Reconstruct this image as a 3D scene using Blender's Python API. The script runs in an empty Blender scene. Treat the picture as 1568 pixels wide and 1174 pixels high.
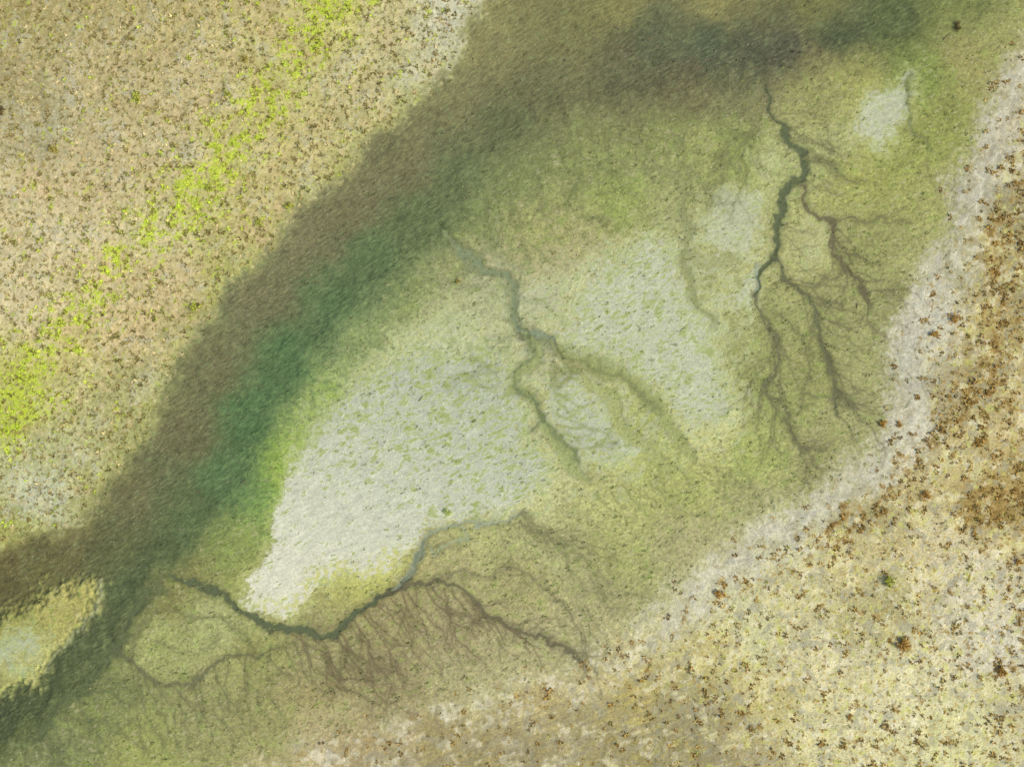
import bpy, math, numpy as np, random, time
T0=time.time()
rng=np.random.RandomState(7); random.seed(7)
F=np.float32
K=np.array([0.96,0.975,1.12])   # lighting calibration (display linear / albedo)
def lin(c):
    c=np.clip(np.asarray(c,dtype=float)/255.0,0,1)
    return np.where(c<=0.04045,c/12.92,((c+0.055)/1.055)**2.4)
# ---------------------------------------------------------------- noise
TH=[]
for i in range(16):
    a=np.random.RandomState(100+i).rand(256,256)*2*np.pi
    TH.append((np.cos(a).astype(F),np.sin(a).astype(F)))
def gn(x,y,seed=0):
    cx,sx=TH[seed%16]
    x=x+seed*17.31; y=y+seed*7.77
    xf=np.floor(x); yf=np.floor(y)
    ix=xf.astype(np.int32); iy=yf.astype(np.int32)
    fx=(x-xf).astype(F); fy=(y-yf).astype(F)
    x0=ix&255; x1=(ix+1)&255; y0=iy&255; y1=(iy+1)&255
    u=fx*fx*fx*(fx*(fx*6-15)+10); v=fy*fy*fy*(fy*(fy*6-15)+10)
    n00=cx[y0,x0]*fx+sx[y0,x0]*fy
    n10=cx[y0,x1]*(fx-1)+sx[y0,x1]*fy
    n01=cx[y1,x0]*fx+sx[y1,x0]*(fy-1)
    n11=cx[y1,x1]*(fx-1)+sx[y1,x1]*(fy-1)
    a=n00+(n10-n00)*u; b=n01+(n11-n01)*u
    return (a+(b-a)*v)*4.0
def fbm(x,y,scale,octv=3,seed=0,gain=0.55):
    s=0; amp=1.0; tot=0; px=x/scale; py=y/scale
    for o in range(octv):
        s=s+gn(px,py,seed+o)*amp; tot+=amp*amp; amp*=gain
        px,py=(px*1.62-py*1.18),(px*1.18+py*1.62)
    return (s/math.sqrt(tot)).astype(F)
def ss(a,b,x):
    t=np.clip((x-a)/(b-a),0,1); return (t*t*(3-2*t)).astype(F)
# ---------------------------------------------------------------- grid (photo-plan units: 10 u = 1 m)
STEP=1.3
def axis(lo,hi):
    inner=np.arange(lo,hi,STEP)
    out=[];d=STEP;p=0
    for i in range(46):
        d*=1.22; p+=d; out.append(p)
    out=np.array(out)
    return np.concatenate([lo-out[::-1],inner,inner[-1]+out])
ax=axis(-60,1628); ay=axis(-60,1234)
W=len(ax);H=len(ay)
X,Y=np.meshgrid(ax,ay); X=X.astype(F);Y=Y.astype(F)
wX=X+7*fbm(X,Y,70,3,1)+2.2*fbm(X,Y,13,2,5)
wY=Y+7*fbm(X,Y,70,3,9)+2.2*fbm(X,Y,13,2,11)
def sdf(poly,x=None,y=None):
    x=wX if x is None else x; y=wY if y is None else y
    d=np.full(x.shape,1e12,dtype=F); ins=np.zeros(x.shape,bool)
    n=len(poly)
    for i in range(n):
        x0,y0=poly[i];x1,y1=poly[(i+1)%n]
        ex,ey=x1-x0,y1-y0; L=ex*ex+ey*ey+1e-6
        t=np.clip(((x-x0)*ex+(y-y0)*ey)/L,0,1)
        dd=(x-x0-t*ex)**2+(y-y0-t*ey)**2
        d=np.minimum(d,dd)
        if y0!=y1:
            c=((y0>y)!=(y1>y))&(x<(x1-x0)*(y-y0)/(y1-y0)+x0)
            ins^=c
    d=np.sqrt(d)
    return np.where(ins,d,-d).astype(F)
def ldist(pl,x=None,y=None):
    x=wX if x is None else x; y=wY if y is None else y
    d=np.full(x.shape,1e12,dtype=F)
    for i in range(len(pl)-1):
        x0,y0=pl[i];x1,y1=pl[i+1]
        ex,ey=x1-x0,y1-y0; L=ex*ex+ey*ey+1e-6
        t=np.clip(((x-x0)*ex+(y-y0)*ey)/L,0,1)
        d=np.minimum(d,(x-x0-t*ex)**2+(y-y0-t*ey)**2)
    return np.sqrt(d).astype(F)
# ---------------------------------------------------------------- ground-cover colour samples per zone, darker corner vignette baked in
UP=[(0,0,156,146,94),(100,30,164,154,105),(250,30,174,163,112),(400,30,184,174,118),(520,20,184,182,108),(600,40,185,180,132),(680,30,188,190,168),(700,80,182,184,152),(650,110,184,182,146),
(30,150,160,151,110),(60,200,163,158,124),(150,120,178,166,122),(300,130,185,172,127),(430,120,180,176,112),(560,140,182,174,125),(580,200,172,168,112),(50,280,194,180,138),(150,250,184,170,128),
(280,230,186,175,134),(350,240,181,176,115),(450,230,185,175,118),(510,260,172,168,110),(60,370,197,186,146),(150,350,196,182,140),(230,350,191,185,136),(310,310,178,174,112),(400,330,182,171,117),
(60,470,201,190,150),(150,430,196,185,136),(250,430,190,175,130),(350,420,164,164,97),(50,580,176,176,94),(120,520,190,179,120),(200,500,191,173,127),(270,500,172,165,114),(30,630,166,176,82),
(120,600,175,174,119),(200,600,164,163,110),(50,700,170,175,129),(120,690,168,172,124),(60,760,178,184,154),(140,740,158,158,102),(20,810,150,155,86),(210,660,156,158,102),(640,140,168,171,120)]
CH=[(740,60,128,132,92),(800,20,128,132,90),(700,150,116,122,87),(620,220,112,118,85),(560,300,114,117,87),(480,380,112,116,87),(400,450,110,116,86),(330,560,107,114,82),(270,660,104,110,79),(210,750,101,106,75),
(100,830,104,105,70),(0,865,95,93,60),(60,880,98,102,64),(950,10,128,132,86),(1100,10,134,136,88),(1250,5,118,126,77),(1000,60,92,104,79),(1080,70,82,97,76),(1150,75,85,94,73),(1200,80,85,91,75),(1290,45,80,94,67),(1380,25,88,105,66),
(1450,10,112,128,75),(950,90,99,105,78),(850,130,108,115,82),(870,50,118,125,83),(760,200,102,114,80),(700,280,100,118,82),(640,350,95,118,80),(560,390,89,119,80),(500,460,86,119,80),(440,560,83,120,79),(390,640,82,120,78),(340,740,86,121,80),
(290,800,89,115,76),(200,900,83,102,70),(150,980,81,97,67),(60,1060,77,93,63),(0,1110,73,88,61),(30,1140,82,97,63),(250,760,91,107,75),(160,830,91,102,69),(1050,120,99,102,77),(1250,100,108,110,80),(600,250,110,114,84),(520,330,110,114,84)]
CH=[(a,b,r*.92+12,g*.87+12,bb*.9+4) for a,b,r,g,bb in CH]
DE=[(400,750,112,146,80),(350,850,125,143,80),(420,720,132,162,74),(470,620,122,146,88),(560,510,126,146,94),(620,450,131,146,93),(700,400,140,149,100),(720,330,122,138,86),(780,280,121,135,85),(860,180,118,128,82),(900,240,131,141,88),
(980,160,116,121,80),(1050,150,118,120,80),(1120,150,126,131,88),(1160,125,130,132,92),(830,350,148,156,98),(900,370,153,157,106),(940,310,136,151,85),(1000,250,146,156,100),(1000,190,130,140,85),(1080,220,140,149,92),(1130,230,143,157,90),
(1190,250,156,166,110),(1050,330,151,159,106),(760,430,157,166,126),(680,470,157,166,120),(850,430,162,166,125),(800,520,166,171,130),(600,540,160,172,120),(700,540,170,178,145),(1250,150,146,150,95),(1320,120,152,157,90),(1280,220,157,166,110),
(1320,280,152,159,90),(1240,390,161,166,110),(1330,370,138,145,90),(1400,110,118,136,70),(1430,200,136,146,80),(1420,300,150,156,95),(1380,250,145,156,85),(1470,90,145,146,90),(1480,30,138,145,88),(1340,450,140,146,95),(1250,450,145,150,98),
(1200,500,141,149,95),(1100,490,151,161,105),(1250,560,138,145,90),(1320,540,146,153,100),(1320,640,151,156,105),(1200,620,140,150,92),(1250,700,146,150,100),(1150,700,152,166,95),(1000,690,160,173,100),(1050,760,156,166,100),(950,770,166,173,110),
(1150,780,156,160,110),(850,830,161,166,115),(750,830,162,167,112),(950,850,151,159,100),(1050,830,160,161,115),(700,880,159,159,110),(800,900,156,156,106),(900,930,160,160,115),(700,960,150,145,106),(600,940,146,142,99),(500,1000,141,140,96),
(600,1040,146,141,101),(700,1030,161,160,116),(800,990,161,160,116),(300,870,120,125,76),(250,920,125,128,78),(320,960,156,166,110),(400,1000,141,146,90),(250,980,150,160,100),(200,1060,125,135,85),(150,1100,120,130,80),(300,1080,140,145,95),
(400,1100,146,148,96),(220,1150,146,155,90),(100,1150,120,130,85),(500,1120,163,158,114),(480,1060,146,141,96),(560,880,165,170,95),(380,880,140,150,85),(900,520,160,165,110),(950,620,155,168,100),(1090,680,175,180,115),(1400,400,150,155,100),
(1350,600,150,152,105),(60,1000,160,165,100),(20,950,140,145,80),(100,930,165,165,95)]
DE=[(a,b,r*1.015,g*.985,bb*1.01) for a,b,r,g,bb in DE]
SE=[(400,1160,174,165,120),(560,1140,165,150,110),(600,1095,175,165,125),(750,1050,178,173,130),(870,1000,174,171,125),(900,1040,190,180,135),(1000,960,186,182,141),(1080,890,201,200,166),(1100,830,180,175,135),(1180,830,196,195,161),
(1240,770,186,185,155),(1330,710,186,185,160),(1390,660,200,197,177),(1400,560,175,175,156),(1370,510,180,178,161),(1430,490,202,200,182),(1450,400,166,166,136),(1490,300,170,168,146),(1530,210,186,179,156),(1555,120,176,170,140),
(1540,50,164,160,113),(1500,200,172,168,140),(1520,400,168,152,100),(1535,330,154,146,106),(1500,480,172,156,102),(1510,560,164,148,98),(1450,600,162,151,112),(1560,450,154,145,104),(1560,650,190,176,130),(1490,680,184,171,122),(1510,770,155,132,76),
(1560,740,168,150,94),(1330,780,164,155,110),(1410,750,185,172,122),(1200,900,190,184,141),(1300,860,194,184,136),(1450,840,200,190,151),(1500,900,197,191,163),(1330,930,172,167,121),(1250,1000,200,194,154),(1150,960,195,194,150),(1180,1080,188,180,126),
(1380,1060,206,201,161),(1260,1130,200,195,151),(1460,1130,205,203,152),(1550,1080,188,182,142),(1530,980,201,196,174),(1080,1010,190,181,124),(970,1060,176,163,100),(1060,1090,150,145,106),(880,1110,160,150,105),(800,1150,150,140,100),
(950,1150,150,140,92),(1040,1150,145,138,96),(700,1140,160,148,100),(600,1165,160,150,110),(1120,1150,160,150,112),(820,1080,180,166,115)]
cgx=np.arange(-70,1641,6.0); cgy=np.arange(-70,1251,6.0)
CGX,CGY=np.meshgrid(cgx,cgy)
def field(samples):
    S=np.array(samples,float); num=0;den=0
    for s in S:
        w=1.0/((CGX-s[0])**2+(CGY-s[1])**2+24**2)**2.1
        num=num+w[...,None]*s[2:5]; den=den+w
    g=(num/den[...,None]).astype(F)
    fx=np.clip((wX-cgx[0])/6.0,0,len(cgx)-1.01); fy=np.clip((wY-cgy[0])/6.0,0,len(cgy)-1.01)
    ix=fx.astype(int);iy=fy.astype(int);fx=(fx-ix)[...,None];fy=(fy-iy)[...,None]
    return (g[iy,ix]*(1-fx)+g[iy,ix+1]*fx)*(1-fy)+(g[iy+1,ix]*(1-fx)+g[iy+1,ix+1]*fx)*fy
fU,fC,fD,fS=field(UP),field(CH),field(DE),field(SE)
# ---------------------------------------------------------------- zones
bankL=[(738,-10),(715,40),(690,95),(645,150),(590,195),(540,238),(490,285),(455,322),(425,352),(395,385),(350,440),(310,490),(275,545),(240,600),(215,655),(190,700),(160,752),(125,785),(60,815),(0,838)]
bankR=[(-20,1174),(60,1115),(130,1040),(190,962),(240,890),(300,835),(350,790),(385,720),(420,650),(455,590),(520,505),(600,430),(680,350),(740,270),(820,205),(920,170),(1050,150),(1180,118),(1300,92),(1400,62),(1500,5)]
ch_poly=bankL[::-1]+[(760,-40),(4000,-2500),(4300,-2500),(1560,-40)]+bankR[::-1]+[(-3000,3400),(-3000,1500)]
up_poly=[(760,-40),(4000,-2500),(4000,-30000),(-30000,-30000),(-30000,900),(-3000,1500),(-10,842)]+bankL[::-1]
se_line=[(1568,60),(1530,120),(1490,215),(1455,290),(1445,370),(1400,440),(1365,500),(1360,600),(1368,665),(1310,705),(1245,755),(1170,800),(1090,850),(1030,905),(960,955),(890,1005),(800,1035),(690,1070),(600,1100),(500,1130),(350,1180)]
se_poly=[(30000,-20000),(1590,0)]+se_line+[(-3000,4200),(-3000,30000),(30000,30000)]
isl_poly=[(-400,960),(0,938),(60,915),(140,888),(149,905),(135,940),(110,985),(60,1030),(0,1068),(-400,1200)]
dC=sdf(ch_poly); dU=sdf(up_poly); dS=sdf(se_poly); dI=sdf(isl_poly)
mix_n=fbm(X,Y,9,2,3)
mU=ss(-17,14,dU+4*mix_n)
topw=ss(560,950,X)      # the right bank shelves more gently in the north
mC=ss(0,1,(dC+5*mix_n+40+20*topw)/(68+32*topw))*(1-ss(-20,17,dI+5*mix_n))
mS=ss(-26,26,dS+7*mix_n)
C=fD.copy()
def lay(col,m):
    global C
    m=m[...,None] if m.ndim==2 else m
    C+= (np.asarray(col,dtype=F)-C)*m
lay(fS,mS); lay(fC,mC); lay(fU,mU)
mUo=mU; mCo=mC*(1-mU); mSo=mS*(1-mU)*(1-mC); mD=(1-mU)*(1-mC)*(1-mS)
def aniso(scale,stretch,deg,octv,seed,x=X,y=Y):
    a=math.radians(deg); u=x*math.cos(a)-y*math.sin(a); v=x*math.sin(a)+y*math.cos(a)
    return fbm(u/stretch,v,scale,octv,seed)
n60=fbm(X,Y,60,3,2); n25=fbm(X,Y,25,3,4); n8=fbm(X,Y,8,3,6); n4=fbm(X,Y,4.2,2,8); n4b=fbm(X,Y,3.6,2,10); n14=fbm(X,Y,14,3,12); n40=fbm(X,Y,42,4,6); n6=fbm(X,Y,6.5,2,9)
st30=aniso(3.4,4.0,30,3,3); st50=aniso(3.2,4.0,50,2,7); st20=aniso(4.6,3.4,24,3,13); stB=aniso(2.8,4.5,34,2,14); stL=aniso(10,4,30,3,1); stD=aniso(7.5,2.6,27,3,11,wX,wY)
Z=np.zeros_like(X)
C*= (1+0.018*n60+0.022*n25)[...,None]
# --- upland
band=np.exp(-(ldist([(560,-40),(500,20),(440,110),(385,190),(320,265),(270,320),(200,380),(130,470),(60,560),(0,650),(-60,720)])/46)**2)
hot=np.exp(-((X-25)/60)**2-((Y-615)/70)**2)+np.exp(-((X-315)/60)**2-((Y-295)/55)**2)+0.8*np.exp(-((X-510)/50)**2-((Y-10)/45)**2)
lay((136,126,80),mUo*ss(0.5,2.0,n8+0.5*n4)*0.5)
lay((214,202,170),mUo*ss(0.4,2.0,-n8+0.6*n4b)*0.5)
lay((180,178,165),mUo*ss(0.1,1.5,n60*0.6+n14)*0.55)
lay((206,178,140),mUo*ss(0.6,1.7,-n60*0.6+fbm(X,Y,18,3,5))*0.3)
lay((180,202,54),mUo*ss(0.2,1.2,n14*0.8+n4*0.5+band*1.65-1.15+0.45*n25+hot*0.7)*0.78)
lay((158,158,74),mUo*ss(1.0,1.9,n4b+n14*0.5)*0.6)
lay((106,96,56),mUo*ss(1.1,1.65,n6+0.4*n25)*0.62)
rim=np.exp(-((dU-9)/10)**2)*ss(0,300,Y)
lay((160,169,88),mUo*rim*ss(-0.4,1.0,n14+0.5*n4)*0.6)
lay((182,188,172),mUo*np.exp(-((X-75)/60)**2-((Y-760)/45)**2)*ss(0.1,0.9,n14+0.5*n4)*0.8)
# --- channel bed
C*= (1+mCo*(0.05*st30+0.04*st50+0.035*n4+0.02*stL))[...,None]
bst=np.exp(-(ldist([(1250,85),(1050,95),(900,80),(780,130),(690,200),(610,270),(520,355),(430,440),(350,540),(290,640),(230,740),(150,820),(0,870)])/30)**2)
lay((136,120,100),mCo*(0.25+0.75*bst)*ss(0.6,1.8,stB+0.5*n25)*0.45)
lay((80,86,64),mCo*ss(0.8,2.1,n4+0.4*bst+0.4*n25)*0.45)
lay((118,136,90),mCo*ss(0.9,2.1,st30+0.5*n25)*0.5)
lay((160,160,140),mCo*ss(1.6,2.4,n4b+0.35*bst)*0.5)
# --- delta
C*= (1+mD*(0.045*st20+0.03*n8+0.045*n4+0.02*stL))[...,None]
lay((114,131,74),mD*ss(0.8,2.1,st20+0.5*n14)*0.42)
lay((190,186,150),mD*ss(0.7,2.0,-st20+0.5*n14)*0.5)
lay((128,149,72),mD*ss(1.1,2.1,stD+0.3*n4)*0.5)
gr=np.exp(-((X-1040)/170)**2-((Y-440)/230)**2)
lay((126,150,74),mD*ss(1.1,2.0,n25+0.5*n8+0.3*gr)*0.3)
lay((180,168,130),mD*np.exp(-((X-850)/120)**2-((Y-390)/65)**2)*ss(-0.4,1.2,n14)*0.6)
hull=sdf([(560,570),(640,505),(760,470),(870,400),(1000,345),(1060,330),(1080,300),(1175,300),(1170,470),(1120,510),(1150,620),(1110,690),(1000,700),(960,740),(860,770),(700,760),(500,700)])
lay((172,177,144),mD*ss(-30,35,hull+9*n14+9*stL)*ss(-1.0,1.0,stD+0.5*n25)*0.75)
# --- pale salt flats
A=[(378,925),(392,880),(412,820),(432,760),(455,690),(475,645),(525,600),(575,555),(650,530),(740,520),(790,560),(818,610),(812,650),(800,680),(850,702),(862,735),(830,775),(790,785),(730,792),(690,795),(655,795),(642,820),(630,850),(600,868),(540,865),(505,885),(470,925),(430,948),(400,942)]
B=[(850,512),(870,470),(890,425),(945,390),(1005,355),(1045,390),(1058,455),(1090,500),(1108,560),(1136,610),(1120,655),(1060,665),(1020,630),(985,590),(940,560),(890,548)]
Cc=[(832,590),(880,575),(905,610),(945,660),(985,695),(950,712),(905,690),(872,700),(862,660),(840,640)]
D=[(1074,322),(1105,288),(1168,292),(1165,345),(1150,385),(1105,392),(1078,372)]
E=[(1100,472),(1125,430),(1148,393),(1160,402),(1152,440),(1152,468),(1125,478)]
F1=[(1308,205),(1318,170),(1350,140),(1390,118),(1388,165),(1372,205),(1368,232),(1330,215)]
G=[(1215,375),(1240,335),(1272,345),(1272,385),(1240,400)]
Hh=[(-20,985),(30,965),(60,975),(60,1000),(20,1020),(-20,1010)]
I=[(1150,235),(1190,225),(1195,255),(1165,260)]
J=[(770,440),(840,430),(880,440),(860,480),(800,500),(770,480)]
L_=[(590,560),(620,510),(700,480),(770,500),(760,540),(650,560)]
salt=[(L_,(180,186,162),1.0,.7),(A,(203,204,187),0.0,1),(B,(182,188,168),0.88,.9),(Cc,(178,185,168),0.6,.85),(D,(180,185,164),0.5,.7),(E,(182,188,169),0.4,.75),(F1,(182,187,170),0.3,.8),(G,(180,184,144),0.6,.5),(Hh,(170,179,158),0.6,.8),(I,(184,186,150),.6,.5),(J,(178,183,160),.8,.6)]
flat=np.zeros_like(X)
for poly,col,mot,op in salt:
    xs=[p[0] for p in poly];ys=[p[1] for p in poly]
    x0,x1=np.searchsorted(ax,[min(xs)-60,max(xs)+60]);y0,y1=np.searchsorted(ay,[min(ys)-60,max(ys)+60])
    sl=(slice(y0,y1),slice(x0,x1))
    d=sdf(poly,wX[sl]+1.5*n4[sl],wY[sl]+1.5*n8[sl])
    base=np.broadcast_to(np.array(col,F),d.shape+(3,)).copy()
    if poly is A:
        g=np.clip((X[sl]-420)*0.45/450+(880-Y[sl])/420,0,1.15)   # greyer, more mottled inland
        base+=(np.array((172,180,161),F)-base)*np.clip(g*1.05,0,1)[...,None]
        motl=ss(0.18,0.85,g)*0.97+0.03
    else: motl=np.full(d.shape,mot,F)
    edge=ss(-26,-4,d+4*n14[sl])
    a0=C[sl]
    ye=np.broadcast_to(np.array((190,194,134),F),d.shape+(3,))
    a0+= (ye-a0)*(edge*0.4*(op))[...,None]
    sw=3+18*motl
    m=ss(-1,1,(d+(3+12*motl)*(0.5*n8[sl]+0.8*stD[sl]+0.35*n25[sl])+1.5*st20[sl])/sw-0.15)*op
    base*= (1+0.012*n25[sl]+0.018*n4[sl]+0.028*st20[sl]+0.014*stL[sl])[...,None]
    a0+= (base-a0)*m[...,None]
    thr=1.4-1.45*motl - 0.5*ss(40,0,d)
    k=ss(0,0.8,stD[sl]*0.75+0.65*st20[sl]+0.4*n25[sl]-thr)*m
    a0+= (np.array((160,172,114),F)-a0)*(k*0.8)[...,None]
    k2=ss(0,0.5,st20[sl]*0.75+stD[sl]*0.7-1.7+0.7*motl)*m
    a0+= (np.array((140,155,90),F)-a0)*(k2*0.62)[...,None]
    C[sl]=a0
    flat[sl]=np.maximum(flat[sl],m*(1-0.5*motl))
    Z[sl]+=0.03*m
fr=np.exp(-(ldist([(415,800),(430,720),(470,640),(520,590)])/16)**2)*(1-flat)
lay((144,170,78),fr*ss(-0.6,1.0,n8+0.6*n14)*0.65)
fr=np.exp(-(ldist([(400,925),(450,930),(500,880),(570,865),(620,855)])/15)**2)
lay((186,188,110),fr*ss(-0.5,0.9,n8+0.5*n14)*0.75)
fr=np.exp(-(ldist([(1130,640),(1095,680),(1050,672),(1020,640),(960,590),(900,560)])/11)**2)
lay((198,202,138),fr*ss(-0.8,0.6,n8)*0.6)
fr=np.exp(-(ldist([(780,785),(850,765),(895,745),(870,720)])/12)**2)
lay((196,198,144),fr*ss(-0.8,0.6,n8)*0.7)
# --- shore & saltbush zone SE
far=ss(22,75,dS)*(ss(820,1150,X)*0.85+0.15)
C*= (1+mSo*(0.03*n8+0.045*n4))[...,None]
lay((218,213,196),mSo*ss(0.1,1.4,n14*0.7+0.7*n40)*0.6)
lay((150,149,135),mSo*ss(0.4,1.4,-n14*0.6+0.9*n25)*0.55)
lay((202,196,130),mSo*far*ss(0.3,1.4,n40+0.4*n8-0.1)*0.5)
lay((186,191,96),mSo*far*ss(0.9,1.9,fbm(X,Y,17,3,1)+0.5*n4)*0.55)
strip=np.exp(-(ldist([(1560,110),(1495,260),(1460,340),(1425,470),(1395,560),(1390,650),(1320,715),(1240,785),(1160,840),(1080,895),(1010,945)])/30)**2)
lay((186,184,166),mSo*strip*ss(-1.4,0.5,n25+0.5*n8)*0.6)
lay((158,158,146),mSo*strip*ss(0.1,1.2,n14+0.4*n4)*0.55)
oband=np.exp(-(ldist([(1600,230),(1540,310),(1518,400),(1520,510),(1495,600),(1425,675),(1345,768),(1290,820)])/27)**2)
obi=np.exp(-(ldist([(1600,330),(1565,420),(1550,560),(1560,640)])/40)**2)*0.45
ob2=np.exp(-(ldist([(1490,790),(1550,765)])/40)**2)
ob3=np.exp(-(ldist([(1500,640),(1560,760),(1580,900),(1600,1100)])/60)**2)*0.45
ob4=np.exp(-(ldist([(900,1015),(960,1010),(1010,1060),(1090,1060),(1140,1100)])/30)**2)*0.42
ob5=np.exp(-(ldist([(1100,920),(1240,830),(1310,790)])/20)**2)*0.45
ob6=np.exp(-(ldist([(1330,930),(1400,985),(1530,1020)])/28)**2)*0.45
ob7=np.exp(-(ldist([(1330,1130),(1450,1190),(1600,1120)])/45)**2)*0.35
OB=np.clip(oband*0.95+obi+ob2+ob3+ob4+ob5+ob6+ob7,0,1.12)
cn=fbm(X,Y,19,4,14,0.7)
lay((168,142,84),mSo*ss(0.1,1.0,cn*0.9+n4*0.35+OB*1.45-1.15)*0.75)
lay((124,102,58),mSo*ss(0.3,1.1,cn*0.8+n8*0.5+n4b*0.4+OB*1.35-1.5)*0.72)
lay((156,128,66),mSo*far*ss(1.2,1.9,n4*0.6+1.0*n8)*0.7)
botg=ss(95,0,np.abs(ldist([(560,1200),(700,1150),(830,1125),(1000,1110),(1100,1150)])))
lay((144,136,106),mSo*botg*ss(-0.9,1.0,fbm((X+Y*.35)/4,(Y+X*.35)*1.2,9,3,2))*0.7)
slw=np.sin(dS/4.2+2.0*n60+0.8*n25)
lay((212,210,192),mSo*ss(0.2,1.0,slw)*ss(95,35,dS)*ss(-10,10,dS)*ss(-0.5,0.8,n25)*0.5)
lay((150,141,116),mSo*ss(0.4,1.0,-slw)*ss(95,35,dS)*ss(-10,10,dS)*ss(-0.3,0.8,-n25)*0.45)
# ---------------------------------------------------------------- relief
Z+= -0.55*mCo*ss(-20,70,dC) + 0.35*mUo*ss(0,200,dU) + 0.25*mSo*ss(0,200,dS)
Z+= 0.01*n14*(mUo+mSo)+0.01*n8*(mUo+0.8*mSo)+0.006*n4*(1-flat)*(1-mCo)+0.004*n8*mD*(1-flat)
Z+= 0.05*n60*(mUo+mSo)
# ---------------------------------------------------------------- tidal creeks
def creek(pts,ws,col,alpha=0.9,depth=0.02,soft=1.6,warp=0.7,halo=0.12):
    pts=np.array(pts,float); ws=np.array(ws,float)
    for_bb=(pts[:,0].min()-45,pts[:,0].max()+45,pts[:,1].min()-45,pts[:,1].max()+45)
    x0,x1=np.searchsorted(ax,for_bb[:2]);y0,y1=np.searchsorted(ay,for_bb[2:])
    s=(slice(y0,y1),slice(x0,x1))
    x=X[s]+(wX[s]-X[s])*warp; y=Y[s]+(wY[s]-Y[s])*warp
    best=np.full(x.shape,-1e6,F)
    for i in range(len(pts)-1):
        ex,ey=pts[i+1]-pts[i]; L=ex*ex+ey*ey+1e-6
        t=np.clip(((x-pts[i,0])*ex+(y-pts[i,1])*ey)/L,0,1)
        d=np.sqrt((x-pts[i,0]-t*ex)**2+(y-pts[i,1]-t*ey)**2)
        w=ws[i]+(ws[i+1]-ws[i])*t
        best=np.maximum(best,w/2-d)
    a=ss(-soft,soft,best+0.35*n4[s])*alpha
    if halo:
        h=ss(-9,0,best)*halo*alpha
        C[s]*= (1-h)[...,None]
    C[s]+= (np.array(col,F)-C[s])*a[...,None]
    if depth: Z[s]-= (ss(-3,3,best)*depth*float(ws.max())*0.5)
DK=(88,97,72)
def dend(x,y,ang,L,w,col,alpha,lvl=0,spread=32,curl=0,pb=0.18,tip=0.45):
    n=max(4,int(L/8)); pts=[(x,y)]; a=ang
    for i in range(n):
        a+=random.gauss(0,10)+curl; a+=(ang+curl*i-a)*0.2
        x+=math.cos(math.radians(a))*L/n; y+=math.sin(math.radians(a))*L/n
        pts.append((x,y))
        if lvl<2 and random.random()<pb and i>0:
            dend(x,y,a+random.choice([-1,1])*random.uniform(spread*0.6,spread*1.3),L*random.uniform(0.3,0.55),w*0.75,col,alpha*0.88,lvl+1,spread,curl)
    creek(pts,np.linspace(w,w*tip,len(pts)),col,alpha*.92,0.008,1.35,0.35,0.04)
def along(pl,n,j=.3):
    pl=np.array(pl,float); seg=np.hypot(*np.diff(pl,axis=0).T); cs=np.r_[0,np.cumsum(seg)]
    t=(np.arange(n)+np.array([random.uniform(-j,j) for _ in range(n)])+.5)/n*cs[-1]
    return [(np.interp(k,cs,pl[:,0]),np.interp(k,cs,pl[:,1])) for k in t]
c1=[(262,888),(300,898),(340,915),(375,937),(410,958),(460,968),(520,968),(545,945),(580,915),(620,890)]
c1b=[(580,912),(640,896),(700,905),(760,942),(800,965),(840,985),(895,1012)]
RB=(110,99,75)
for x,y in along([(440,972),(530,970),(560,935)],10): dend(x,y,random.uniform(44,66),random.uniform(70,130),3.4,RB,0.74)
for x,y in along([(555,935),(640,902),(700,908),(790,962)],19): dend(x,y,random.uniform(44,68),random.uniform(45,95),3.1,RB,0.74)
for x,y in along([(480,1020),(600,1000),(720,985)],15): dend(x,y,random.uniform(40,66),random.uniform(30,60),2.5,RB,0.58)
for x,y in along(c1b[2:],9): dend(x,y,random.uniform(-10,60),random.uniform(40,80),2.6,(118,108,84),0.64)
for x,y in along([(190,1000),(250,1050),(330,1025),(420,985),(480,980)],17): dend(x,y,random.uniform(45,90),random.uniform(45,100),3.0,(104,106,75),0.64)
for x,y in along([(30,1130),(110,1070),(160,1010)],11): dend(x,y,random.uniform(20,80),random.uniform(40,90),3.4,(96,106,72),0.6)
for x,y in along([(150,1110),(300,1090),(420,1060)],16): dend(x,y,random.uniform(40,90),random.uniform(30,70),2.8,(104,110,76),0.6)
for x,y in along([(1160,480),(1195,520),(1170,590),(1215,660)],11): dend(x,y,random.uniform(20,110),random.uniform(60,120),2.7,(106,108,79),0.68)
for x,y in along([(1200,420),(1245,475),(1262,540),(1285,640)],17): dend(x,y,random.uniform(5,75),random.uniform(50,105),2.7,(104,104,77),0.7)
for x,y in along([(1275,345),(1285,380),(1310,420),(1330,460)],12): dend(x,y,random.uniform(-15,85),random.uniform(35,85),2.7,(102,99,75),0.7)
for x,y in along([(1230,440),(1210,380),(1195,340)],6): dend(x,y,random.uniform(0,60),random.uniform(30,60),2.4,(112,110,82),0.54)
for x,y in along([(1180,170),(1235,240),(1225,290)],8): dend(x,y,random.uniform(-20,50),random.uniform(50,100),2.6,(117,117,83),0.62)
for x,y in along([(740,300),(820,230),(930,190),(1050,170),(1150,160)],24): dend(x,y,random.uniform(55,100),random.uniform(60,150),4.0,(116,124,82),0.5,spread=45,pb=.22)
for x,y in along([(620,420),(690,350),(740,300)],8): dend(x,y,random.uniform(20,70),random.uniform(40,90),3.2,(116,127,88),0.5,pb=.22)
for x,y in along([(1175,150),(1150,200),(1100,240)],6): dend(x,y,random.uniform(70,130),random.uniform(50,100),3.0,(118,122,84),0.54)
for x,y in along([(740,800),(840,800),(900,880),(890,960)],17): dend(x,y,random.uniform(10,80),random.uniform(50,120),2.6,(120,120,86),0.62)
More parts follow.
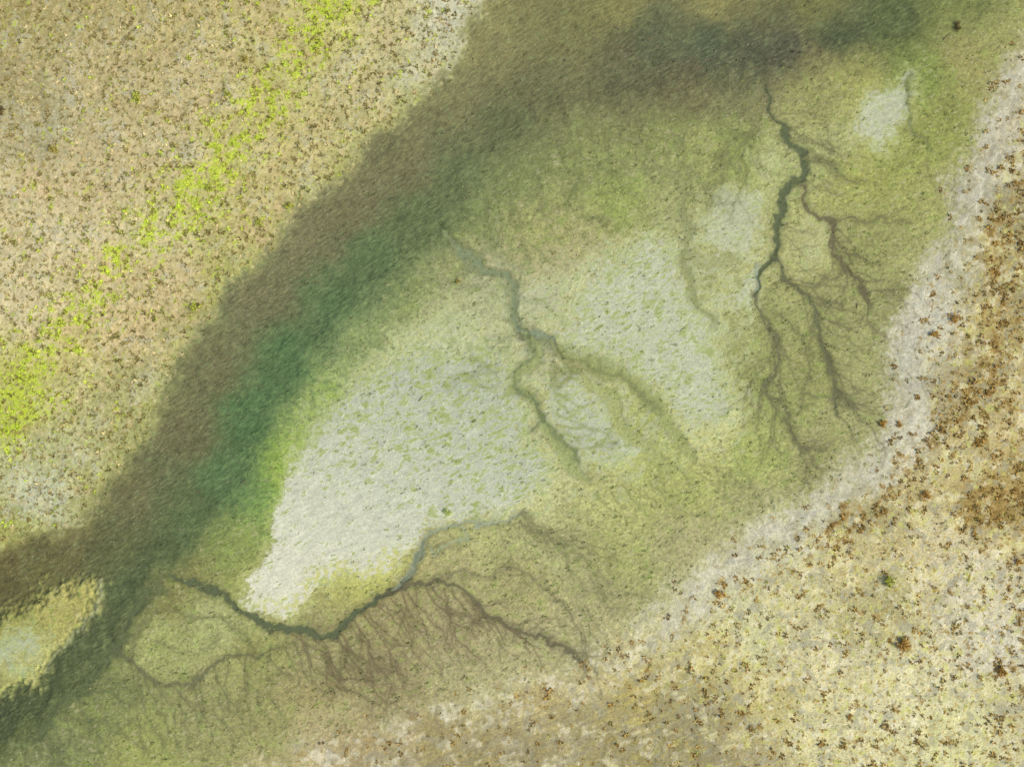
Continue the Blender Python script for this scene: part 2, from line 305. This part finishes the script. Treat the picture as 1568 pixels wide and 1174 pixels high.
for x,y in along([(900,760),(1000,730),(1150,690)],12): dend(x,y,random.uniform(30,100),random.uniform(40,90),2.7,(124,132,84),0.54)
for x,y in along([(800,520),(850,600),(870,690)],11): dend(x,y,random.uniform(-40,60),random.uniform(30,80),3.6,(138,150,96),0.75)
for x,y in along([(785,440),(790,500),(760,600)],11): dend(x,y,random.uniform(120,220),random.uniform(30,90),3.2,(140,149,106),0.66)
for x,y in along([(720,390),(780,450),(790,510)],7): dend(x,y,random.uniform(-60,40),random.uniform(30,70),3.2,(138,147,104),0.64)
for x,y in along([(1390,180),(1420,230)],4): dend(x,y,random.uniform(60,120),60,2.8,(116,124,76),0.5)
creek([(960,200),(1000,250),(1045,285),(1052,340),(1055,400),(1062,460),(1090,500)],[4,5,8,9,12,9,5],(138,144,100),0.75,0.004,3)
creek([(1075,400),(1100,400),(1130,395)],[10,12,8],(150,156,110),0.6,0.0,3)
creek([(860,535),(910,560),(960,578),(1000,622),(1035,668),(1060,700)],[12,17,20,20,18,12],(150,159,102),0.8,0.003,4)
creek([(885,570),(920,600),(950,650),(990,690),(1030,720)],[6,18,24,20,8],(158,166,108),0.7,0.003,4)
creek([(860,540),(905,560),(950,576),(985,606),(1010,640)],[3,5,5,5,3],(122,129,86),0.75,0.006,1.8)
creek([(680,345),(700,372),(722,395),(742,415),(775,425),(787,450),(783,488),(800,518),(830,528),(852,530)],[4,8,13,14,14,15,15,16,14,8],(142,151,112),0.85,0.006,3)
creek([(690,360),(722,395),(742,415),(775,425),(787,450),(783,488),(800,518)],[2,5,6,7,7,7,8],(122,136,106),0.85,0.008,1.6)
creek([(790,505),(803,520),(850,522),(860,545)],[5,9,9,4],(126,140,116),0.9,0.008,1.5)
creek([(800,518),(820,545),(790,590),(822,612),(832,648),(862,685),(878,718),(905,735)],[8,15,14,14,12,14,17,9],(150,161,106),0.85,0.005,3)
creek([(845,525),(862,548),(882,570),(850,600),(848,560)],[7,8,6,4,3],(136,141,94),0.8,0.005,2.2)
creek([(802,522),(812,548),(792,578),(800,602),(824,614),(832,640),(812,668)],[4,4,4,5,6,6,4],(112,124,90),0.8,0.006,1.5)
creek([(832,638),(862,668),(880,700)],[5,7,5],(116,129,88),0.8,0.006,1.5)
creek([(1175,130),(1180,160),(1205,205),(1230,235),(1232,262),(1208,290),(1196,340),(1186,382),(1162,415),(1156,450)],[4,5,7,10,9,9,9,9,9,7],DK,0.92,0.016,1.8)
creek([(1160,400),(1158,430),(1154,455)],[4,6,3],(150,165,152),0.7,0.0,1.6)
creek([(1156,450),(1172,488),(1196,520),(1186,555),(1170,588),(1200,622),(1222,672),(1240,690)],[7,5,5,4.5,4.5,4,3,2],(106,108,80),0.85,0.012,1.6)
creek([(1225,285),(1245,322),(1275,340),(1281,372),(1300,402),(1320,440),(1332,465)],[4,6,6,4.5,4,4,2],(104,98,76),0.87,0.012,1.6)
creek([(1275,342),(1320,343),(1345,330),(1390,338)],[4,4,3,2],(114,111,82),0.8,0.01,1.6)
creek([(1186,382),(1200,430),(1240,468),(1260,528),(1275,582),(1285,640)],[6,5,4.5,4,3,3],(99,104,78),0.85,0.012,1.6)
creek([(1200,430),(1225,450),(1255,462),(1290,470)],[4,3.5,3,2],(106,107,80),0.8,0.01,1.6)
creek([(1196,480),(1230,520),(1240,570),(1230,620)],[3,3.5,3,2],(110,111,82),0.7,0.01,1.6)
creek([(1232,240),(1258,256),(1290,280),(1330,282)],[4,3.5,3,2],(118,118,84),0.76,0.01,1.6)
creek([(1262,252),(1268,222),(1252,188)],[3,3,2],(122,126,86),0.7,0.008,1.6)
creek([(1390,118),(1384,165),(1400,200),(1425,235)],[5,3,4,3],(116,126,88),0.75,0.008,1.6)
creek([(170,985),(200,1000),(222,1022),(250,1045),(290,1051),(325,1030),(345,1008),(385,1000),(430,985)],[8,7,7,6,6,5.5,5,4,3],(104,107,78),0.85,0.01,1.8)
creek([(200,1000),(215,960),(262,930),(330,950),(370,975),(400,1000)],[3,4,3.5,3,3,3],(116,120,82),0.7,0.008,1.8)
creek([(240,985),(300,1000),(330,985)],[3,3,2],(126,132,88),0.6,0.008,1.8)
creek([(250,890),(215,925),(185,960)],[10,12,8],(104,110,78),0.5,0.006,4)
creek(c1,[6,8,9,9,9,10,11,11,11,9],DK,0.95,0.016,1.8)
creek([(600,904),(622,885),(635,858),(648,828),(664,806),(700,800),(760,797),(808,788)],[8,11,9,8,8,6,5,3],(144,153,132),0.85,0.008,1.7)
creek([(612,894),(628,878),(638,852),(646,832)],[3,4,4,3],(108,120,98),0.7,0.006,1.6)
creek([(655,832),(672,841),(700,834),(716,820),(706,808),(690,806)],[5,5,5,6,5,4],(150,162,130),0.75,0.006,1.6)
creek(c1b,[6,5.5,5,4.5,4,4,3],(100,97,76),0.87,0.012,1.6)
creek([(800,790),(850,825),(900,850),(960,860)],[4,3.5,3,2],(122,122,88),0.7,0.008,1.6)
creek([(640,898),(700,880),(780,876),(840,905),(880,960),(900,1020)],[4,3.5,3,3,3,2],(118,114,88),0.72,0.008,1.6)
creek([(148,885),(150,910),(135,948),(112,985),(70,1028)],[5,7,6,5,4],(156,162,136),0.5,0.0,3)
creek([(55,1125),(130,1045),(190,965),(225,900)],[14,18,14,8],(88,102,74),0.4,0.004,6)
print('noise',time.time()-T0,X.shape)
# grain + slight overall desaturation
C*= (1+0.055*rng.randn(H,W,1)*(1-0.55*flat[...,None])).astype(F)
lum=(C@np.array([.3,.59,.11],F))[...,None]; C+=(lum-C)*0.06
# ---------------------------------------------------------------- ground mesh
C=np.clip(C,30,240)
def tow(px,py): return (px-784)/10.0,(587-py)/10.0
wx,wy=tow(X,Y)
co=np.stack([wx,wy,Z],-1).reshape(-1,3).astype(F)
idx=np.arange(H*W,dtype=np.int32).reshape(H,W)
q=np.stack([idx[1:,:-1],idx[1:,1:],idx[:-1,1:],idx[:-1,:-1]],-1).reshape(-1,4)
def mkmesh(name,co,faces,nper,cols=None,smooth=True):
    me=bpy.data.meshes.new(name)
    me.vertices.add(len(co)); me.vertices.foreach_set('co',np.ascontiguousarray(co,dtype=F).ravel())
    nf=len(faces); me.loops.add(nf*nper); me.loops.foreach_set('vertex_index',np.ascontiguousarray(faces,dtype=np.int32).ravel())
    me.polygons.add(nf); me.polygons.foreach_set('loop_start',np.arange(0,nf*nper,nper,dtype=np.int32))
    me.polygons.foreach_set('loop_total',np.full(nf,nper,dtype=np.int32))
    me.polygons.foreach_set('use_smooth',np.full(nf,smooth,dtype=bool))
    me.update(calc_edges=True)
    if cols is not None:
        at=me.color_attributes.new('cover','FLOAT_COLOR','POINT')
        c4=np.ones((len(co),4),F); c4[:,:3]=cols; at.data.foreach_set('color',c4.ravel())
    ob=bpy.data.objects.new(name,me); bpy.context.scene.collection.objects.link(ob)
    return ob
alb=(lin(C)/K).reshape(-1,3)
ground=mkmesh('ground',co,q,4,np.clip(alb,0,0.9))
def mat_cover(name,rough=0.95,noise=0.25,bump=0.3):
    m=bpy.data.materials.new(name); m.use_nodes=True; nt=m.node_tree; nd=nt.nodes; lk=nt.links
    b=nd['Principled BSDF']; b.inputs['Roughness'].default_value=rough; b.inputs['Specular IOR Level'].default_value=0.12
    at=nd.new('ShaderNodeAttribute'); at.attribute_name='cover'
    tc=nd.new('ShaderNodeTexCoord')
    n1=nd.new('ShaderNodeTexNoise'); n1.inputs['Scale'].default_value=5.5; n1.inputs['Detail'].default_value=3; n1.inputs['Roughness'].default_value=0.8
    lk.new(tc.outputs['Object'],n1.inputs['Vector'])
    r1=nd.new('ShaderNodeMapRange'); r1.inputs['From Min'].default_value=0.3; r1.inputs['From Max'].default_value=0.7; r1.inputs['To Min'].default_value=1-noise; r1.inputs['To Max'].default_value=1+noise
    lk.new(n1.outputs['Fac'],r1.inputs['Value'])
    mx=nd.new('ShaderNodeVectorMath'); mx.operation='SCALE'
    lk.new(at.outputs['Color'],mx.inputs[0]); lk.new(r1.outputs['Result'],mx.inputs['Scale'])
    lk.new(mx.outputs['Vector'],b.inputs['Base Color'])
    if bump:
        bp=nd.new('ShaderNodeBump'); bp.inputs['Strength'].default_value=bump; bp.inputs['Distance'].default_value=0.05
        lk.new(n1.outputs['Fac'],bp.inputs['Height']); lk.new(bp.outputs['Normal'],b.inputs['Normal'])
    return m
ground.data.materials.append(mat_cover('marsh_soil_and_turf',noise=0.18,bump=0.18))
def water():
    co=np.array([(-2000,-2000,-0.22),(2000,-2000,-0.22),(2000,2000,-0.22),(-2000,2000,-0.22)])
    ob=mkmesh('water',co,np.array([[0,1,2,3]]),4)
    m=bpy.data.materials.new('shallow_clear_water'); m.use_nodes=True; nt=m.node_tree; nd=nt.nodes; lk=nt.links
    nd.remove(nd['Principled BSDF']); out=nd['Material Output']
    tr=nd.new('ShaderNodeBsdfTransparent'); tr.inputs['Color'].default_value=(0.99,0.992,0.98,1)
    gl=nd.new('ShaderNodeBsdfGlossy'); gl.inputs['Roughness'].default_value=0.06
    tc=nd.new('ShaderNodeTexCoord'); n=nd.new('ShaderNodeTexNoise'); n.inputs['Scale'].default_value=1.4; n.inputs['Detail'].default_value=3
    bp=nd.new('ShaderNodeBump'); bp.inputs['Strength'].default_value=0.1; bp.inputs['Distance'].default_value=0.03
    lk.new(tc.outputs['Object'],n.inputs['Vector']); lk.new(n.outputs['Fac'],bp.inputs['Height'])
    lk.new(bp.outputs['Normal'],gl.inputs['Normal'])
    # two-sided Schlick reflectance: 0.02 + 0.98 (1-|N.I|)^5
    ge=nd.new('ShaderNodeNewGeometry'); dt=nd.new('ShaderNodeVectorMath'); dt.operation='DOT_PRODUCT'
    lk.new(ge.outputs['Normal'],dt.inputs[0]); lk.new(ge.outputs['Incoming'],dt.inputs[1])
    def mth(op,a,b=None):
        k=nd.new('ShaderNodeMath'); k.operation=op
        for i,v in enumerate((a,b)):
            if v is None: continue
            if isinstance(v,(int,float)): k.inputs[i].default_value=v
            else: lk.new(v,k.inputs[i])
        return k.outputs[0]
    f=mth('ADD',mth('MULTIPLY',mth('POWER',mth('SUBTRACT',1.0,mth('ABSOLUTE',dt.outputs['Value'])),5.0),0.98),0.02)
    mx=nd.new('ShaderNodeMixShader'); lk.new(f,mx.inputs[0]); lk.new(tr.outputs[0],mx.inputs[1]); lk.new(gl.outputs[0],mx.inputs[2]); lk.new(mx.outputs[0],out.inputs['Surface'])
    ob.data.materials.append(m)
water()
# ---------------------------------------------------------------- small plants (merged tufts)
def gi(px,py):
    ix=np.clip(np.searchsorted(ax,px),0,W-1); iy=np.clip(np.searchsorted(ay,py),0,H-1); return iy,ix
def scatter(n,dens,bb=(-50,1618,-50,1224)):
    px=rng.uniform(bb[0],bb[1],n*6);py=rng.uniform(bb[2],bb[3],n*6)
    iy,ix=gi(px,py); k=rng.rand(len(px))<dens[iy,ix]
    return px[k][:n],py[k][:n]
def tufts(name,px,py,size,cols,nl=7,up=0.5,wd=0.45,jit=0.12,ang=None,aspect=1.0):
    n=len(px); iy,ix=gi(px,py); z=Z[iy,ix]; x,y=tow(px,py)
    a=rng.rand(n,nl)*2*np.pi; L=size[:,None]*rng.uniform(0.55,1.15,(n,nl)); w=L*wd*rng.uniform(.6,1.3,(n,nl))
    dx,dy=np.cos(a),np.sin(a)
    off=0.12*size[:,None]
    bx=dx*off;by=dy*off
    p0=np.stack([bx-dy*w/2,by+dx*w/2,np.zeros_like(a)],-1)
    p1=np.stack([bx+dy*w/2,by-dx*w/2,np.zeros_like(a)],-1)
    elev=rng.uniform(0.2,1.0,(n,nl))*up
    mid=0.55
    p2=np.stack([dx*L*mid+dy*w*.4,dy*L*mid-dx*w*.4,L*elev*0.9],-1)
    p3=np.stack([dx*L,dy*L,L*elev*0.85],-1)
    p4=np.stack([dx*L*mid-dy*w*.4,dy*L*mid+dx*w*.4,L*elev*0.9],-1)
    P=np.stack([p0,p1,p2,p3,p4],2)
    if ang is not None:
        ca,sa=math.cos(ang),math.sin(ang)
        u=(P[...,0]*ca+P[...,1]*sa)*aspect; v=(-P[...,0]*sa+P[...,1]*ca)/aspect**.5
        P[...,0]=u*ca-v*sa; P[...,1]=u*sa+v*ca
    P[...,0]+=x[:,None,None];P[...,1]+=y[:,None,None];P[...,2]+=z[:,None,None]-0.01
    co=P.reshape(-1,3); f=np.arange(len(co),dtype=np.int32).reshape(-1,5)
    cc=lin(cols)/K*1.08
    cc=cc[:,None,None,:]*(1+jit*rng.randn(n,nl,1,1))*np.ones((1,1,5,1))
    return mkmesh(name,co,f,5,np.clip(cc.reshape(-1,3),0.01,0.9),smooth=False)
def pick(pal,n,under=None,mixk=0.0,px=None,py=None):
    pal=np.array(pal,float); c=pal[rng.randint(len(pal),size=n)]+rng.randn(n,1)*8
    if mixk>0:
        iy,ix=gi(px,py); c=c*(1-mixk)+C[iy,ix]*mixk
    return np.clip(c,20,240)
mt=mat_cover('plant_foliage',noise=0.1,bump=0)
def add(name,n,dens,smin,smax,pal,**k):
    mk=k.pop('mixk',0.3); px,py=scatter(n,dens); m=len(px)
    s=smin+(smax-smin)*rng.rand(m)**2.5
    o=tufts(name,px,py,s,pick(pal,m,None,mk,px,py),**k); o.data.materials.append(mt); return o
cl=ss(-0.8,1.2,n14)
add('dry_grass_tufts',17000,mUo*(0.15+0.85*cl)*0.95,0.14,0.55,[(132,118,72),(156,142,92),(106,96,54),(194,180,138),(118,116,62)],mixk=0.2)
add('yellow_green_herbs',10000,mUo*np.clip(band*1.3*ss(-0.2,1,n14+0.3*n25)+hot*.5+0.06,0,1),0.14,0.5,[(180,204,50),(188,208,66),(158,178,54),(176,194,70)],mixk=0.2)
add('orange_saltmarsh_shrubs',11500,mSo*np.clip(ss(0.1,1.0,OB*1.25+0.75*cn-0.3)+0.06*far,0,1)*0.9,0.16,0.62,[(168,134,68),(146,114,60),(122,98,54),(178,150,84),(138,120,68)],mixk=0.22)
add('saltbush_tufts',8000,mSo*far*(0.1+0.9*cl)*0.6,0.12,0.42,[(180,184,88),(162,152,88),(134,120,68),(192,190,124),(148,120,62)],mixk=0.3)
add('marsh_grass_tufts',10000,mD*(1-0.95*flat)*(0.2+0.8*cl)*0.8,0.12,0.32,[(112,128,70),(132,148,80),(102,110,66),(156,166,94),(178,178,132)],mixk=0.5,ang=math.radians(28),aspect=1.6)
add('waterweed_clumps',11000,mCo*(0.2+0.8*bst)*(0.3+0.7*cl)*0.8,0.12,0.32,[(90,92,68),(126,110,90),(82,98,64),(156,152,130),(108,124,80)],mixk=0.45,ang=math.radians(35),aspect=1.6)
add('glasswort_sprigs',500,flat*0.5,0.12,0.30,[(140,152,88),(158,168,102)],mixk=0.35,ang=math.radians(35),aspect=1.8)
# ---------------------------------------------------------------- individual shrubs: branching stems + leaf clumps
mw=bpy.data.materials.new('shrub_bark'); mw.use_nodes=True
_n=mw.node_tree.nodes.new('ShaderNodeTexNoise'); _n.inputs['Scale'].default_value=25
_r=mw.node_tree.nodes.new('ShaderNodeValToRGB'); _r.color_ramp.elements[0].color=(0.08,0.06,0.04,1); _r.color_ramp.elements[1].color=(0.22,0.17,0.11,1)
mw.node_tree.links.new(_n.outputs['Fac'],_r.inputs[0]); mw.node_tree.links.new(_r.outputs[0],mw.node_tree.nodes['Principled BSDF'].inputs['Base Color'])
def tube(path,r0,r1,ns=6):
    V=[];Fc=[]
    path=[np.array(p,float) for p in path]
    for i,p in enumerate(path):
        d=path[min(i+1,len(path)-1)]-path[max(i-1,0)]; d/=np.linalg.norm(d)+1e-9
        s=np.cross(d,(0,0,1) if abs(d[2])<.9 else (1,0,0)); s/=np.linalg.norm(s); t=np.cross(d,s)
        r=r0+(r1-r0)*i/(len(path)-1)
        for k in range(ns):
            a=2*math.pi*k/ns; V.append(p+s*r*math.cos(a)+t*r*math.sin(a))
    for i in range(len(path)-1):
        for k in range(ns):
            Fc.append((i*ns+k,i*ns+(k+1)%ns,(i+1)*ns+(k+1)%ns,(i+1)*ns+k))
    return V,Fc
def zat(px,py):
    iy,ix=gi(np.array([px]),np.array([py])); return float(Z[iy,ix][0])
def shrub(px,py,R,pal,name='shrub'):
    R*=0.85
    x,y=tow(px,py); e=bpy.data.objects.new(name,None); bpy.context.scene.collection.objects.link(e); e.location=(x,y,zat(px,py))
    V=[];Fc=[];tips=[]
    for i in range(9):
        a=random.uniform(0,2*math.pi); l=R*random.uniform(.5,1.0)
        p=[(0,0,-.05)]; 
        for k in range(1,5):
            t=k/4; p.append((math.cos(a)*l*t+random.gauss(0,.05*R),math.sin(a)*l*t+random.gauss(0,.05*R),R*0.45*math.sin(t*1.7)*random.uniform(.85,1.1)))
        v,f=tube(p,0.035*R+.01,0.01*R+.004,5); o=len(V); V+=v; Fc+=[tuple(j+o for j in q) for q in f]; tips+=p[2:]
    o=mkmesh(name+'_stems',np.array(V),np.array(Fc),4); o.data.materials.append(mw); o.parent=e
    n=420; T=np.array(tips)[rng.randint(len(tips),size=n)]+rng.randn(n,3)*0.16*R; T[:,2]=np.maximum(T[:,2],0.02)
    s=R*0.10*rng.uniform(.6,1.5,n); A=rng.randn(n,3);A[:,2]*=.4;A/=np.linalg.norm(A,axis=1)[:,None]; Q=rng.randn(n,3);Q[:,2]*=.4;B_=np.cross(np.cross(A,Q),A);B_/=np.linalg.norm(B_,axis=1)[:,None]
    P=np.stack([T-A*s[:,None],T+B_*s[:,None]*.6,T+A*s[:,None],T-B_*s[:,None]*.6],1)
    c=(lin(pick(pal,n))/K*1.45)[:,None,:]*np.ones((1,4,1))
    o=mkmesh(name+'_leaves',P.reshape(-1,3),np.arange(n*4).reshape(-1,4),4,np.clip(c.reshape(-1,3),.008,.9),False); o.data.materials.append(mt); o.parent=e
OL=[(120,112,54),(142,132,68),(104,94,50),(160,150,82)]; YG=[(140,146,58),(158,168,70),(120,118,58)]; DKS=[(84,74,46),(104,90,56),(70,62,40)]; OR=[(154,120,60),(128,102,54),(172,138,68)]
for s in [(84,232,1.0,OL),(210,153,1.1,YG),(376,94,.8,OL),(350,147,.7,YG),(2,174,1.1,DKS),(203,62,.7,OL),(302,470,1.0,YG),(292,92,.5,YG),(322,290,.7,YG),(442,316,.8,YG),(398,342,.8,YG),
          (1465,41,0.75,DKS),(702,430,.5,OL),(1460,488,.8,OR),(1430,512,.7,OR),(1352,648,.8,OR),(1376,650,.6,OR),(1380,985,1.3,OR),(1415,760,.9,OR),(1360,888,1.0,YG),(1102,908,.9,OR),(686,784,.8,[(150,164,96),(166,176,108)]),(1558,860,.8,OR),(1532,1025,.9,OR),(1300,1095,.6,OR)]:
    shrub(*s)
def stick(px,py,L,deg):
    x,y=tow(px,py); z=zat(px,py); a=math.radians(deg); p=[]
    for k in range(6):
        t=(k/5-.5)*L; p.append((math.cos(a)*t+random.gauss(0,.03*L),math.sin(a)*t+random.gauss(0,.03*L),.05+random.uniform(0,.05)))
    v,f=tube(p,.06,.025,7); o=mkmesh('driftwood_branch',np.array(v),np.array(f),4); o.location=(x,y,z); o.data.materials.append(mw)
for s in [(645,610,1.2,55),(1450,56,1.5,45),(373,737,1.0,35),(325,937,.8,20),(945,41,.9,-35),(812,160,1.0,40),(1312,468,.9,80)]: stick(*s)
# ---------------------------------------------------------------- light, sky, camera
sc=bpy.context.scene
w=bpy.data.worlds.new('World'); sc.world=w; w.use_nodes=True; nt=w.node_tree
sky=nt.nodes.new('ShaderNodeTexSky'); sky.sky_type='NISHITA'; sky.sun_disc=False
EL,AZ=38,112
sky.sun_elevation=math.radians(EL); sky.sun_rotation=math.radians(AZ); sky.dust_density=3.0
bg=nt.nodes['Background']; bg.inputs['Strength'].default_value=0.15; nt.links.new(sky.outputs[0],bg.inputs['Color'])
sd=bpy.data.lights.new('sun','SUN'); sd.energy=3.0; sd.angle=math.radians(12); sd.color=(1,0.96,0.9)
so=bpy.data.objects.new('sun',sd); sc.collection.objects.link(so); so.rotation_euler=(math.radians(90-EL),0,math.radians(180-AZ))
cd=bpy.data.cameras.new('camera'); cam=bpy.data.objects.new('camera',cd); sc.collection.objects.link(cam)
cd.lens=24; cd.sensor_width=36; cd.clip_end=20000; cam.location=(0,0,156.8*24/36); cam.rotation_euler=(0,0,0); sc.camera=cam
sc.view_settings.view_transform='Standard'; sc.view_settings.look='None'; sc.view_settings.exposure=0
print('total',time.time()-T0)
